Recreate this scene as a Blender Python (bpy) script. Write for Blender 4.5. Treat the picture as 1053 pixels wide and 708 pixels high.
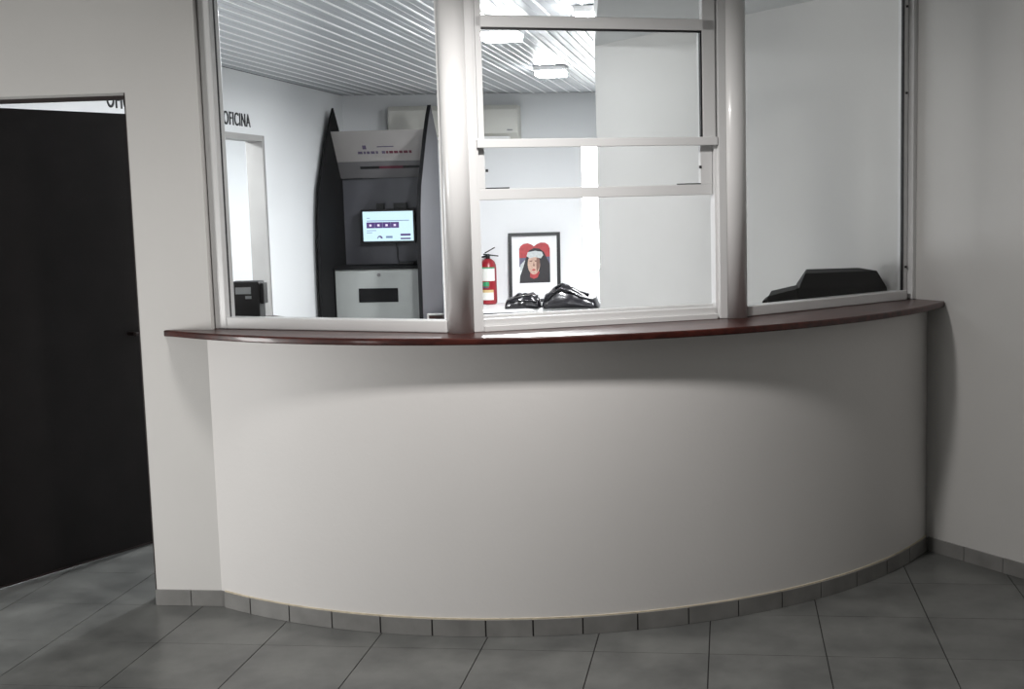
import bpy, bmesh, math, random
from mathutils import Vector, Matrix

random.seed(7)
for o in list(bpy.data.objects):
    bpy.data.objects.remove(o)
SC = bpy.context.scene
COL = SC.collection
PI = math.pi

# ------------------------------------------------------------------ camera
H = 1.592
F_PX, CX, CY = 1255.0, 605.0, 340.0
YAW, PIT, ROL = 0.116, 0.113, 0.0233


def make_camera():
    f = Vector((-math.sin(YAW) * math.cos(PIT), math.cos(YAW) * math.cos(PIT), -math.sin(PIT)))
    r = Vector((math.cos(YAW), math.sin(YAW), 0))
    d = f.cross(r)
    c, s = math.cos(ROL), math.sin(ROL)
    right = c * r + s * d
    down = -s * r + c * d
    up, back = -down, -f
    m = Matrix(((right.x, up.x, back.x, 0), (right.y, up.y, back.y, 0), (right.z, up.z, back.z, H), (0, 0, 0, 1)))
    cam = bpy.data.cameras.new('camera')
    ob = bpy.data.objects.new('camera', cam)
    COL.objects.link(ob)
    ob.matrix_world = m
    cam.sensor_fit = 'HORIZONTAL'
    cam.sensor_width = 36
    cam.lens = F_PX / 1053 * 36
    cam.shift_x = (526.5 - CX) / 1053
    cam.shift_y = (CY - 354) / 1053
    cam.clip_start = 0.05
    cam.clip_end = 100
    SC.camera = ob


make_camera()

# ------------------------------------------------------------------ world, lights, exposure
SC.view_settings.view_transform = 'Standard'
SC.view_settings.look = 'None'
SC.view_settings.gamma = 1
SC.view_settings.exposure = 0.25
W = bpy.data.worlds.new('world')
SC.world = W
W.use_nodes = True
W.node_tree.nodes['Background'].inputs[0].default_value = (0.75, 0.85, 1, 1)
W.node_tree.nodes['Background'].inputs[1].default_value = 0.6


def area(name, loc, size, power, color=(1, 1, 1), rot=(0, 0, 0), size_y=None):
    l = bpy.data.lights.new(name, 'AREA')
    l.energy = power
    l.color = color
    l.size = size
    if size_y:
        l.shape = 'RECTANGLE'
        l.size_y = size_y
    o = bpy.data.objects.new(name, l)
    COL.objects.link(o)
    o.location = loc
    o.rotation_euler = rot
    return o


# front lobby: daylight from a glazed entrance on the left, one ceiling fitting
area('entrance_daylight', (-4.20, 3.00, 0.66), 1.1, 44, (1, 0.985, 0.965), (0, math.radians(-90), 0), 0.7)
area('entrance_daylight', (-4.20, -0.4, 0.62), 1.0, 24, (1, 0.985, 0.965), (0, math.radians(-90), 0), 1.2)
area('lobby_lamp_light', (-0.6, 3.46, 2.34), 0.16, 26, (1, 0.965, 0.94))
# rear hall: two fittings seen through the glass, and two added unseen fill lights
area('hall_lamp_and_fill', (-1.53, 8.38, 2.60), 0.24, 170, (0.96, 0.98, 1))
area('hall_lamp_and_fill', (-1.57, 11.05, 2.60), 0.24, 105, (0.96, 0.98, 1))
area('hall_lamp_and_fill', (-1.35, 6.6, 2.60), 0.24, 10, (0.96, 0.98, 1))  # added fill with no fitting, out of view, brightens the right wall's far end
area('hall_low_fill', (-4.20, 6.5, 0.6), 1.0, 34, (0.96, 0.98, 1), (0, math.radians(-90), 0), 2.0)  # added low fill, no window there, brightens the lower right wall
area('office_lamp_light', (-5.4, 10.4, 2.5), 0.5, 110, (0.95, 0.98, 1))


# ------------------------------------------------------------------ materials
def mat(name, color, rough=0.5, metal=0.0, coat=0.0, noise=0.0, nscale=8.0, bump=0.0, bscale=60.0, emit=None, estr=0.0, spec=0.5):
    m = bpy.data.materials.new(name)
    m.use_nodes = True
    nt = m.node_tree
    b = nt.nodes['Principled BSDF']
    b.inputs['Base Color'].default_value = (*color, 1)
    b.inputs['Roughness'].default_value = rough
    b.inputs['Metallic'].default_value = metal
    b.inputs['Coat Weight'].default_value = coat
    b.inputs['Coat Roughness'].default_value = 0.08
    b.inputs['Specular IOR Level'].default_value = spec
    tc = None
    if noise or bump:
        tc = nt.nodes.new('ShaderNodeTexCoord')
    if noise:
        n = nt.nodes.new('ShaderNodeTexNoise')
        n.inputs['Scale'].default_value = nscale
        n.inputs['Detail'].default_value = 6
        nt.links.new(tc.outputs['Object'], n.inputs['Vector'])
        r = nt.nodes.new('ShaderNodeValToRGB')
        r.color_ramp.elements[0].position = 0.3
        r.color_ramp.elements[1].position = 0.7
        r.color_ramp.elements[0].color = (*[c * (1 - noise) for c in color], 1)
        r.color_ramp.elements[1].color = (*[min(1, c * (1 + noise)) for c in color], 1)
        nt.links.new(n.outputs['Fac'], r.inputs['Fac'])
        nt.links.new(r.outputs['Color'], b.inputs['Base Color'])
    if bump:
        n2 = nt.nodes.new('ShaderNodeTexNoise')
        n2.inputs['Scale'].default_value = bscale
        n2.inputs['Detail'].default_value = 4
        nt.links.new(tc.outputs['Object'], n2.inputs['Vector'])
        bp = nt.nodes.new('ShaderNodeBump')
        bp.inputs['Strength'].default_value = bump
        bp.inputs['Distance'].default_value = 0.01
        nt.links.new(n2.outputs['Fac'], bp.inputs['Height'])
        nt.links.new(bp.outputs['Normal'], b.inputs['Normal'])
    if emit:
        b.inputs['Emission Color'].default_value = (*emit, 1)
        b.inputs['Emission Strength'].default_value = estr
    return m


def wood_mat(name, a, c):
    m = mat(name, a, rough=0.34, coat=0.3, spec=0.35)
    nt = m.node_tree
    b = nt.nodes['Principled BSDF']
    tc = nt.nodes.new('ShaderNodeTexCoord')
    mp = nt.nodes.new('ShaderNodeMapping')
    mp.inputs['Scale'].default_value = (1.2, 5, 5)
    nz = nt.nodes.new('ShaderNodeTexNoise')
    nz.inputs['Scale'].default_value = 9
    nz.inputs['Detail'].default_value = 8
    nz.inputs['Distortion'].default_value = 0.6
    r = nt.nodes.new('ShaderNodeValToRGB')
    r.color_ramp.elements[0].position = 0.35
    r.color_ramp.elements[1].position = 0.68
    r.color_ramp.elements[0].color = (*a, 1)
    r.color_ramp.elements[1].color = (*c, 1)
    nt.links.new(tc.outputs['Object'], mp.inputs['Vector'])
    nt.links.new(mp.outputs['Vector'], nz.inputs['Vector'])
    nt.links.new(nz.outputs['Fac'], r.inputs['Fac'])
    nt.links.new(r.outputs['Color'], b.inputs['Base Color'])
    return m


def glass_mat(name, tint=(0.983, 0.986, 0.985)):
    m = bpy.data.materials.new(name)
    m.use_nodes = True
    nt = m.node_tree
    nt.nodes.remove(nt.nodes['Principled BSDF'])
    out = nt.nodes['Material Output']
    t = nt.nodes.new('ShaderNodeBsdfTransparent')
    t.inputs['Color'].default_value = (*tint, 1)
    g = nt.nodes.new('ShaderNodeBsdfGlossy')
    g.inputs['Roughness'].default_value = 0.02
    lw = nt.nodes.new('ShaderNodeLayerWeight')
    lw.inputs['Blend'].default_value = 0.5
    pw = nt.nodes.new('ShaderNodeMath')
    pw.operation = 'POWER'
    pw.inputs[1].default_value = 5
    fr = nt.nodes.new('ShaderNodeMath')
    fr.operation = 'MULTIPLY_ADD'
    fr.inputs[1].default_value = 0.96
    fr.inputs[2].default_value = 0.022
    nt.links.new(lw.outputs['Facing'], pw.inputs[0])
    nt.links.new(pw.outputs['Value'], fr.inputs[0])
    mx = nt.nodes.new('ShaderNodeMixShader')
    nt.links.new(fr.outputs['Value'], mx.inputs['Fac'])
    nt.links.new(t.outputs['BSDF'], mx.inputs[1])
    nt.links.new(g.outputs['BSDF'], mx.inputs[2])
    nt.links.new(mx.outputs['Shader'], out.inputs['Surface'])
    return m


def tile_mat():
    m = mat('floor_tile', (0.12, 0.125, 0.12), rough=0.3, spec=0.45)
    nt = m.node_tree
    b = nt.nodes['Principled BSDF']
    geo = nt.nodes.new('ShaderNodeNewGeometry')
    n = nt.nodes.new('ShaderNodeTexNoise')
    n.inputs['Scale'].default_value = 4.5
    n.inputs['Detail'].default_value = 7
    n.inputs['Roughness'].default_value = 0.62
    r = nt.nodes.new('ShaderNodeValToRGB')
    r.color_ramp.elements[0].position = 0.32
    r.color_ramp.elements[1].position = 0.72
    r.color_ramp.elements[0].color = (0.095, 0.098, 0.096, 1)
    r.color_ramp.elements[1].color = (0.185, 0.19, 0.182, 1)
    nt.links.new(geo.outputs['Position'], n.inputs['Vector'])
    nt.links.new(n.outputs['Fac'], r.inputs['Fac'])
    nt.links.new(r.outputs['Color'], b.inputs['Base Color'])
    r2 = nt.nodes.new('ShaderNodeMapRange')
    r2.inputs['To Min'].default_value = 0.25
    r2.inputs['To Max'].default_value = 0.42
    nt.links.new(n.outputs['Fac'], r2.inputs['Value'])
    nt.links.new(r2.outputs['Result'], b.inputs['Roughness'])
    return m


M = {
    'wall': mat('white_wall_paint', (0.72, 0.71, 0.69), 0.6, noise=0.03, nscale=1.5, bump=0.05, bscale=90),
    'lobby_far': mat('warm_grey_lobby_paint', (0.30, 0.29, 0.28), 0.7, noise=0.03, nscale=1.5),
    'counter': mat('white_counter_paint', (0.76, 0.745, 0.73), 0.55, noise=0.02, nscale=1.3, bump=0.05, bscale=60),
    'wall_dimmed': mat('dimmed_wall_paint', (0.62, 0.615, 0.60), 0.65, noise=0.04, nscale=1.2, bump=0.02, bscale=90),  # wall paint darkened for the right wall, its weaker light put into the colour
    'hall': mat('white_hall_paint', (0.80, 0.81, 0.82), 0.6, noise=0.02, nscale=1.2),
    'grout': mat('dark_grout', (0.022, 0.02, 0.02), 0.9),
    'tile': tile_mat(),
    'base_tile': mat('baseboard_tile', (0.23, 0.228, 0.22), 0.4, noise=0.16, nscale=9),
    'putty': mat('cream_joint', (0.62, 0.55, 0.42), 0.8, noise=0.15, nscale=30),
    'wood': wood_mat('varnished_red_wood', (0.028, 0.0055, 0.004), (0.075, 0.016, 0.011)),
    'alu': mat('white_aluminium', (0.76, 0.765, 0.765), 0.33, coat=0.25, noise=0.02, nscale=6),
    'column': mat('white_column_enamel', (0.84, 0.84, 0.835), 0.3, coat=0.4, noise=0.015, nscale=4),
    'gasket': mat('black_gasket_and_shade', (0.02, 0.02, 0.022), 0.5),
    'glass': glass_mat('clear_glass'),
    'slat': mat('pvc_slat', (0.38, 0.395, 0.42), 0.35, noise=0.04, nscale=5),
    'joint': mat('white_pvc_joint', (0.95, 0.95, 0.95), 0.3),
    'ceil': mat('ceiling_paint', (0.5, 0.5, 0.49), 0.8, noise=0.02, nscale=2),
    'soffit': mat('soffit_paint', (0.55, 0.56, 0.56), 0.8, noise=0.03, nscale=3),
    'door': mat('black_brown_door', (0.011, 0.009, 0.009), 0.5, noise=0.2, nscale=6, spec=0.25),
    'door_trim': mat('dark_brown_trim', (0.018, 0.009, 0.008), 0.5, noise=0.15, nscale=9),
    'steel': mat('satin_steel', (0.5, 0.48, 0.46), 0.3, metal=1),
    'grey_frame': mat('grey_steel_frame', (0.36, 0.35, 0.34), 0.5, noise=0.05, nscale=5),
    'charcoal': mat('charcoal_laminate', (0.012, 0.012, 0.013), 0.7, noise=0.1, nscale=7, spec=0.1),
    'slate': mat('slate_laminate', (0.085, 0.085, 0.098), 0.45, noise=0.06, nscale=7),
    'canopy': mat('beige_grey_panel', (0.36, 0.34, 0.33), 0.5, noise=0.04, nscale=4),
    'strip': mat('dark_grey_strip', (0.16, 0.155, 0.16), 0.45),
    'cabinet': mat('grey_cabinet_paint', (0.36, 0.375, 0.365), 0.45, noise=0.04, nscale=6),
    'black': mat('black_plastic', (0.007, 0.007, 0.008), 0.45, noise=0.15, nscale=30),
    'black_soft': mat('matt_black_cover', (0.004, 0.004, 0.0045), 0.8, noise=0.1, nscale=20, spec=0.06),
    'leather': mat('glossy_black_leather', (0.012, 0.011, 0.014), 0.22, coat=0.5, bump=0.35, bscale=14),
    'red': mat('extinguisher_red', (0.30, 0.010, 0.020), 0.35, coat=0.3, noise=0.05, nscale=9),
    'label': mat('label_white', (0.78, 0.78, 0.74), 0.5, noise=0.03, nscale=20),
    'label_buff': mat('label_buff', (0.62, 0.47, 0.22), 0.5),
    'label_green': mat('label_green', (0.04, 0.30, 0.13), 0.5),
    'white': mat('white_laminate', (0.82, 0.82, 0.82), 0.35, noise=0.015, nscale=5),
    'paper': mat('paper_white', (0.78, 0.78, 0.79), 0.6, noise=0.02, nscale=9),
    'ink': mat('sign_ink', (0.012, 0.012, 0.014), 0.5),
    'print_red': mat('print_red', (0.38, 0.035, 0.04), 0.5, noise=0.15, nscale=30),
    'print_blue': mat('print_blue', (0.10, 0.095, 0.16), 0.5, noise=0.15, nscale=30),
    'print_black': mat('print_black', (0.014, 0.012, 0.015), 0.5, noise=0.15, nscale=30),
    'print_band': mat('print_band', (0.50, 0.53, 0.53), 0.5, noise=0.12, nscale=40),
    'print_skin': mat('print_skin', (0.52, 0.35, 0.27), 0.5, noise=0.18, nscale=40),
    'print_shadow': mat('print_shadow', (0.20, 0.10, 0.075), 0.5),
    'purple': mat('print_purple', (0.11, 0.085, 0.15), 0.5),
    'maroon': mat('print_maroon', (0.12, 0.02, 0.04), 0.5),
    'ac': mat('ivory_plastic', (0.62, 0.61, 0.56), 0.4, noise=0.02, nscale=5),
    'lamp': mat('lamp_diffuser', (0.9, 0.9, 0.9), 0.4, emit=(0.96, 0.98, 1), estr=70.0),
    'day': mat('daylit_pane', (0.8, 0.8, 0.8), 0.3, emit=(0.97, 0.99, 1), estr=14.0),
    'scr_bg': mat('screen_white', (0.02, 0.02, 0.02), 0.3, emit=(0.62, 0.85, 0.98), estr=1.0),
    'scr_purple': mat('screen_purple', (0.02, 0.02, 0.02), 0.3, emit=(0.07, 0.03, 0.17), estr=1.0),
    'scr_line': mat('screen_line', (0.02, 0.02, 0.02), 0.3, emit=(0.16, 0.24, 0.40), estr=1.0),
    'scr_pale': mat('screen_pale', (0.02, 0.02, 0.02), 0.3, emit=(0.80, 0.72, 0.95), estr=1.0),
    'card': mat('brown_card', (0.055, 0.022, 0.018), 0.4, noise=0.1, nscale=30),
    'lcd': mat('grey_display', (0.30, 0.32, 0.33), 0.25),
}


# ------------------------------------------------------------------ mesh helpers
class MB:
    """Collects shapes and links them as ONE mesh object."""

    def __init__(self):
        self.v, self.f, self.mi, self.sm, self.mats = [], [], [], [], []
        self.cur = 0
        self.smooth = False

    def use(self, m, smooth=False):
        if m not in self.mats:
            self.mats.append(m)
        self.cur = self.mats.index(m)
        self.smooth = smooth
        return self

    def face(self, idx):
        self.f.append(tuple(idx))
        self.mi.append(self.cur)
        self.sm.append(self.smooth)

    def add(self, pts):
        n = len(self.v)
        self.v += [Vector(p) for p in pts]
        return n

    def hexa(self, p):
        n = self.add(p)
        for q in ((0, 3, 2, 1), (4, 5, 6, 7), (0, 1, 5, 4), (1, 2, 6, 5), (2, 3, 7, 6), (3, 0, 4, 7)):
            self.face([n + k for k in q])
        return self

    def box(self, a, b, tf=None):
        (x0, y0, z0), (x1, y1, z1) = a, b
        p = [(x0, y0, z0), (x1, y0, z0), (x1, y1, z0), (x0, y1, z0), (x0, y0, z1), (x1, y0, z1), (x1, y1, z1), (x0, y1, z1)]
        if tf:
            p = [tf(*q) for q in p]
        return self.hexa(p)

    def bevel_box(self, a, b, e, tf=None):
        """box whose twelve edges are chamfered by e"""
        bm = bmesh.new()
        (x0, y0, z0), (x1, y1, z1) = a, b
        vs = [bm.verts.new(q) for q in ((x0, y0, z0), (x1, y0, z0), (x1, y1, z0), (x0, y1, z0), (x0, y0, z1), (x1, y0, z1), (x1, y1, z1), (x0, y1, z1))]
        for q in ((0, 3, 2, 1), (4, 5, 6, 7), (0, 1, 5, 4), (1, 2, 6, 5), (2, 3, 7, 6), (3, 0, 4, 7)):
            bm.faces.new([vs[k] for k in q])
        bmesh.ops.bevel(bm, geom=list(bm.edges), offset=e, segments=2, affect='EDGES', profile=0.6)
        self.from_bm(bm, tf)
        return self

    def from_bm(self, bm, tf=None):
        bm.verts.ensure_lookup_table()
        n = self.add([tf(*v.co) if tf else v.co for v in bm.verts])
        for v_i, v in enumerate(bm.verts):
            v.index = v_i
        for f in bm.faces:
            self.face([n + v.index for v in f.verts])
        bm.free()

    def prism(self, poly, z0, z1, tf=None):
        k = len(poly)
        p = [(x, y, z0) for x, y in poly] + [(x, y, z1) for x, y in poly]
        if tf:
            p = [tf(*q) for q in p]
        n = self.add(p)
        self.face([n + i for i in reversed(range(k))])
        self.face([n + k + i for i in range(k)])
        for i in range(k):
            j = (i + 1) % k
            self.face([n + i, n + j, n + k + j, n + k + i])
        return self

    def loops(self, rings, close=True, caps=True):
        k = len(rings[0])
        n = self.add([p for r in rings for p in r])
        for a in range(len(rings) - 1):
            for i in range(k if close else k - 1):
                j = (i + 1) % k
                self.face([n + a * k + i, n + a * k + j, n + (a + 1) * k + j, n + (a + 1) * k + i])
        if caps:
            self.face([n + i for i in reversed(range(k))])
            self.face([n + (len(rings) - 1) * k + i for i in range(k)])
        return self

    def lathe(self, prof, c=(0, 0, 0), seg=24):
        rings = [[(c[0] + r * math.cos(2 * PI * i / seg), c[1] + r * math.sin(2 * PI * i / seg), c[2] + z) for i in range(seg)] for r, z in prof]
        return self.loops(rings)

    def tube(self, pts, r, seg=8):
        pts = [Vector(p) for p in pts]
        rings = []
        for i, p in enumerate(pts):
            d = (pts[min(i + 1, len(pts) - 1)] - pts[max(i - 1, 0)]).normalized()
            ref = Vector((0, 0, 1)) if abs(d.z) < 0.9 else Vector((1, 0, 0))
            a = d.cross(ref).normalized()
            b = d.cross(a)
            rr = r[i] if isinstance(r, (list, tuple)) else r
            rings.append([p + rr * (math.cos(2 * PI * k / seg) * a + math.sin(2 * PI * k / seg) * b) for k in range(seg)])
        return self.loops(rings)

    def quad(self, a, b, c, d):
        n = self.add([a, b, c, d])
        self.face([n, n + 1, n + 2, n + 3])
        return self

    def build(self, name, material=None, parent=None, kind=None):
        if material is not None:
            self.mats = [material]
            self.mi = [0] * len(self.f)
        off = parent_loc(parent)
        me = bpy.data.meshes.new(name)
        me.from_pydata([tuple(v - off) for v in self.v], [], self.f)
        for m in self.mats:
            me.materials.append(m)
        me.polygons.foreach_set('material_index', self.mi)
        me.polygons.foreach_set('use_smooth', self.sm)
        me.update()
        bm = bmesh.new()
        bm.from_mesh(me)
        bmesh.ops.recalc_face_normals(bm, faces=list(bm.faces))
        bm.to_mesh(me)
        bm.free()
        o = bpy.data.objects.new(name, me)
        COL.objects.link(o)
        if parent:
            o.parent = parent
        if kind:
            o['kind'] = kind
        return o


def parent_loc(p):
    v = Vector((0, 0, 0))
    while p is not None:
        v += p.location
        p = p.parent
    return v


def thing(name, label, cat, loc, group=None):
    o = bpy.data.objects.new(name, None)
    o.empty_display_size = 0.1
    COL.objects.link(o)
    o.location = loc
    o['label'] = label
    o['category'] = cat
    if group:
        o['group'] = group
    return o


def struct_root(name, loc=(0, 0, 0)):
    o = bpy.data.objects.new(name, None)
    o.empty_display_size = 0.1
    COL.objects.link(o)
    o.location = loc
    o['kind'] = 'structure'
    return o


def tag(o, label, cat, group=None):
    o['label'] = label
    o['category'] = cat
    if group:
        o['group'] = group
    return o


# ------------------------------------------------------------------ plan
CC = Vector((-0.978, 6.227, 0))          # centre of the round counter
YL = 4.482                               # face of the wall with the dark door
WR = Vector((0.864, 5.329, 0))           # foot of the right wall at the counter
A = math.radians(129.3)
TR = Vector((math.cos(A), math.sin(A), 0))   # along the right wall, away from the viewer
NR = Vector((TR.y, -TR.x, 0))            # into the right wall (away from the lobby)
if NR.x < 0:
    NR = -NR
ZC = 2.72                                # ceiling
WE = Vector((-0.778, 7.335, 0))          # far end of the right wall


def polar(r, deg, z=0.0):
    return (CC.x + r * math.cos(math.radians(deg)), CC.y + r * math.sin(math.radians(deg)), z)


def arc(r, a0, a1, n):
    return [polar(r, a0 + (a1 - a0) * i / n)[:2] for i in range(n + 1)]


def wall_from(name, a, b, thick, z0, z1, m, parent=None):
    """straight wall from a to b in plan, thick to the left of a->b when positive"""
    a, b = Vector((*a[:2], 0)), Vector((*b[:2], 0))
    t = (b - a).normalized()
    n = Vector((-t.y, t.x, 0)) * thick
    mb = MB().use(m)
    mb.prism([(a.x, a.y), (b.x, b.y), (b.x + n.x, b.y + n.y), (a.x + n.x, a.y + n.y)], z0, z1)
    o = mb.build(name, None, parent)
    if not parent:
        o['kind'] = 'structure'
    return o


# ------------------------------------------------------------------ floor
fl = MB().use(M['grout']).box((-7.2, -3.2, -0.16), (4.2, 15.5, -0.004)).build('floor', None)
fl['kind'] = 'structure'
TS = 0.40
tile_mesh = None
X0, Y0 = 0.718, 4.078
for i in range(-12, 6):
    for j in range(-4, 5):
        x, y = X0 + i * TS, Y0 + j * TS
        if tile_mesh is None:
            gx, gy = 0.0021, 0.0011
            mb = MB().use(M['tile'])
            rings = []
            for ad, z in ((0, -0.004), (0, 0.0)):
                ix, iy = gx + ad, gy + ad
                rings.append([(ix, iy, z), (TS - ix, iy, z), (TS - ix, TS - iy, z), (ix, TS - iy, z)])
            mb.loops(rings)
            t = mb.build('tile', None, fl)
            tile_mesh = t.data
        else:
            t = bpy.data.objects.new('tile', tile_mesh)
            COL.objects.link(t)
            t.parent = fl
        t.location = (x, y, 0)
# the hall floor further in, tiled alike but out of sight from the lobby
hf = MB().use(M['tile']).box((-7.2, 6.08, -0.004), (4.2, 15.4, -0.0005)).build('hall_floor', None, fl)
lf = MB().use(M['tile']).box((-7.2, -3.2, -0.004), (4.2, 2.478, -0.0005)).build('lobby_floor', None, fl)

# ------------------------------------------------------------------ wall with the dark door
DX0, DX1, DZ = -3.14, -2.275, 2.008
wl = MB().use(M['wall'])
wl.box((-4.25, YL, 0), (DX0, YL + 0.15, ZC))
wl.box((DX0, YL, DZ), (DX1, YL + 0.15, ZC))
wl.box((DX1, YL, 0), (-1.985, YL + 0.15, ZC))
o = wl.build('wall_left', None)
o['kind'] = 'structure'

# ------------------------------------------------------------------ counter wall (round, white)
A_L = -120.9
A_R = -25.67
outer = arc(2.025, A_L, A_R, 72)
outer[-1] = (0.846, 5.351)
inner = arc(1.875, -23.5, -120.9, 64)
inner[0] = (0.741, 5.478)
cw = MB().use(M['counter'], True)
for pl in (outer, inner):
    k = len(pl)
    n = cw.add([(x, y, 0) for x, y in pl] + [(x, y, 1.074) for x, y in pl])
    for i in range(k - 1):
        cw.face([n + i, n + i + 1, n + k + i + 1, n + k + i])
cw.smooth = False
n = cw.add([(x, y, 1.074) for x, y in outer + inner])
cw.face([n + i for i in range(len(outer) + len(inner))])
for (xa, ya), (xb, yb2) in ((outer[-1], inner[0]), (inner[-1], outer[0])):
    cw.quad((xa, ya, 0), (xb, yb2, 0), (xb, yb2, 1.074), (xa, ya, 1.074))
wc = cw.build('wall_counter', None)
wc['kind'] = 'structure'

# baseboard tiles round the counter, joint by joint
bb = struct_root('baseboard_counter')
joints = [-119.79, -115.49, -109.86, -104.38, -98.70, -93.06, -87.46, -82.62, -77.53, -71.83, -66.30, -60.50, -54.98, -49.45, -43.6, -37.6, -31.9, -26.0]
gap = 0.085
for a0, a1 in zip(joints[:-1], joints[1:]):
    mb = MB().use(M['base_tile'])
    dz = random.uniform(-0.001, 0.001)
    ra, rb = 2.0255, 2.0345 + random.uniform(-0.0006, 0.0006)
    sub = 2
    g0, g1 = a0 + gap, a1 - gap
    o_ = arc(rb, g0, g1, sub)
    i_ = arc(ra, g1, g0, sub)
    mb.prism(o_ + i_, 0.001, 0.0635 + dz)
    mb.build('tile', None, bb)
jb = MB().use(M['grout']).prism(arc(2.0305, joints[0], joints[-1], 48) + arc(2.0252, joints[-1], joints[0], 48), 0.0, 0.061).build('grout', None, bb)
pb = MB().use(M['putty']).prism(arc(2.0292, joints[0], joints[-1], 48) + arc(2.0252, joints[-1], joints[0], 48), 0.061, 0.068).build('cream_bead', None, bb)

bl = struct_root('baseboard_left')
for x0, x1 in ((-2.277, -2.132), (-2.128, -1.990)):
    MB().use(M['base_tile']).prism([(x0, YL - 0.0095), (x1, YL - 0.0095), (x1, YL - 0.0005), (x0, YL - 0.0005)], 0.001, 0.0635).build('tile', None, bl)
x = DX0 - 0.004
while x > -4.2:
    MB().use(M['base_tile']).prism([(x - 0.197, YL - 0.0095), (x, YL - 0.0095), (x, YL - 0.0005), (x - 0.197, YL - 0.0005)], 0.001, 0.0635).build('tile', None, bl)
    x -= 0.2

br = struct_root('baseboard_right')
s = -0.010
k_i = 0
while s < 3.0:
    L = 0.197
    a = WR - TR * (s + (0.0)) - NR * 0.0005
    b = WR - TR * (s + L) - NR * 0.0005
    a2, b2 = a - NR * 0.009, b - NR * 0.009
    MB().use(M['base_tile']).prism([(a.x, a.y), (b.x, b.y), (b2.x, b2.y), (a2.x, a2.y)], 0.001, 0.0635 + random.uniform(-0.001, 0.001)).build('tile', None, br)
    s += 0.2

# ------------------------------------------------------------------ right wall, from the lobby into the booth
RE = WR - TR * 3.9
mb = MB().use(M['wall_dimmed'])
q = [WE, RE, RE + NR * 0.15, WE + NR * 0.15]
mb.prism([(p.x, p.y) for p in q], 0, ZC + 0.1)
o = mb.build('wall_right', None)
o['kind'] = 'structure'
# lobby walls behind and beside the viewer
wall_from('wall_lobby_right', (RE.x, RE.y), (RE.x, -3.0), 0.15, 0, ZC, M['lobby_far'])
wall_from('wall_front', (RE.x + 0.1, -3.0), (-4.25, -3.0), 0.15, 0, ZC, M['lobby_far'])
# far-left wall with the office doorways
OY0, OY1, OZ = 10.03, 10.90, 2.135
wo = MB().use(M['hall'])
wo.box((-4.40, 4.644, 0), (-4.25, OY0, ZC))
wo.box((-4.40, OY0, OZ), (-4.25, OY1, ZC))
wo.box((-4.40, OY1, 0), (-4.25, 13.6, ZC))
o = wo.build('wall_office', None)
o['kind'] = 'structure'
wall_from('wall_lobby_left', (-4.25, 4.644), (-4.25, -3.0), -0.15, 0, ZC, M['lobby_far'])
# hall back wall (a touch out of square)


def yb(x):
    return 13.36 + 0.23 * (x + 4.25)


wall_from('wall_back', (-4.30, yb(-4.30)), (3.6, yb(3.6)), 0.15, 0, ZC, M['hall'])
wall_from('wall_hall_right', (3.4, yb(3.4)), (3.4, 2.5), 0.15, 0, ZC, M['hall'])
# office beyond the doorway
wall_from('wall_office_back', (-6.6, 13.0), (-6.6, 8.5), -0.1, 0, ZC, M['hall'])
wall_from('wall_office_far', (-6.6, 13.0), (-4.40, 13.0), 0.1, 0, ZC, M['hall'])
wall_from('wall_office_near', (-6.6, 8.5), (-4.40, 8.5), -0.1, 0, ZC, M['hall'])
MB().use(M['ceil']).box((-6.7, 8.4, ZC), (-4.40, 13.1, ZC + 0.1)).build('ceiling_office', None)['kind'] = 'structure'
MB().use(M['soffit']).box((-6.598, 8.6, 0.0), (-6.57, 12.9, 0.92)).build('trim_5', None)['kind'] = 'structure'

# ------------------------------------------------------------------ ceiling: flat in the lobby, PVC slats in the hall
cl = MB().use(M['ceil']).box((-4.5, -3.2, ZC), (4.0, 4.62, ZC + 0.1)).build('ceiling_lobby', None)
cl['kind'] = 'structure'
cs = MB().use(M['grout']).box((-4.42, 4.625, ZC + 0.014), (3.5, 15.4, ZC + 0.1)).build('ceiling', None)
cs['kind'] = 'structure'
P = 0.13
xs = -4.245
slat_mesh = joint_mesh = None
SL = 10.5
idx = 0
while xs < -0.30:
    if slat_mesh is None:
        mb = MB().use(M['slat'])
        prof = [(0.005, 0.012), (0.007, 0.002), (0.012, 0.0), (P * 0.5 - 0.004, 0.0), (P * 0.5, 0.003), (P * 0.5 + 0.004, 0.0), (P - 0.012, 0.0), (P - 0.007, 0.002), (P - 0.005, 0.012)]
        mb.loops([[(x, 0, z) for x, z in prof], [(x, SL, z) for x, z in prof]])
        sl = mb.build('slat', None, cs)
        slat_mesh = sl.data
        mb = MB().use(M['joint'])
        pj = [(-0.0075, 0.010), (-0.0075, -0.0035), (-0.004, -0.006), (0.004, -0.006), (0.0075, -0.0035), (0.0075, 0.010)]
        mb.loops([[(x, 0, z) for x, z in pj], [(x, SL, z) for x, z in pj]])
        jn = mb.build('joint_strip', None, cs)
        joint_mesh = jn.data
    else:
        sl = bpy.data.objects.new('slat', slat_mesh)
        COL.objects.link(sl)
        sl.parent = cs
        jn = bpy.data.objects.new('joint_strip', joint_mesh)
        COL.objects.link(jn)
        jn.parent = cs
    # slats stop at the back wall, which is not quite square
    sl.location = (xs, 4.66, ZC)
    jn.location = (xs + P, 4.66, ZC)
    ln = yb(xs) - 4.66 - 0.001
    sl.scale = (1, ln / SL, 1)
    jn.scale = (1, ln / SL, 1)
    xs += P
rest = MB().use(M['ceil']).box((xs + 0.01, 4.66, ZC), (3.4, 15.0, ZC + 0.012)).build('flat_panel', None, cs)

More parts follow.
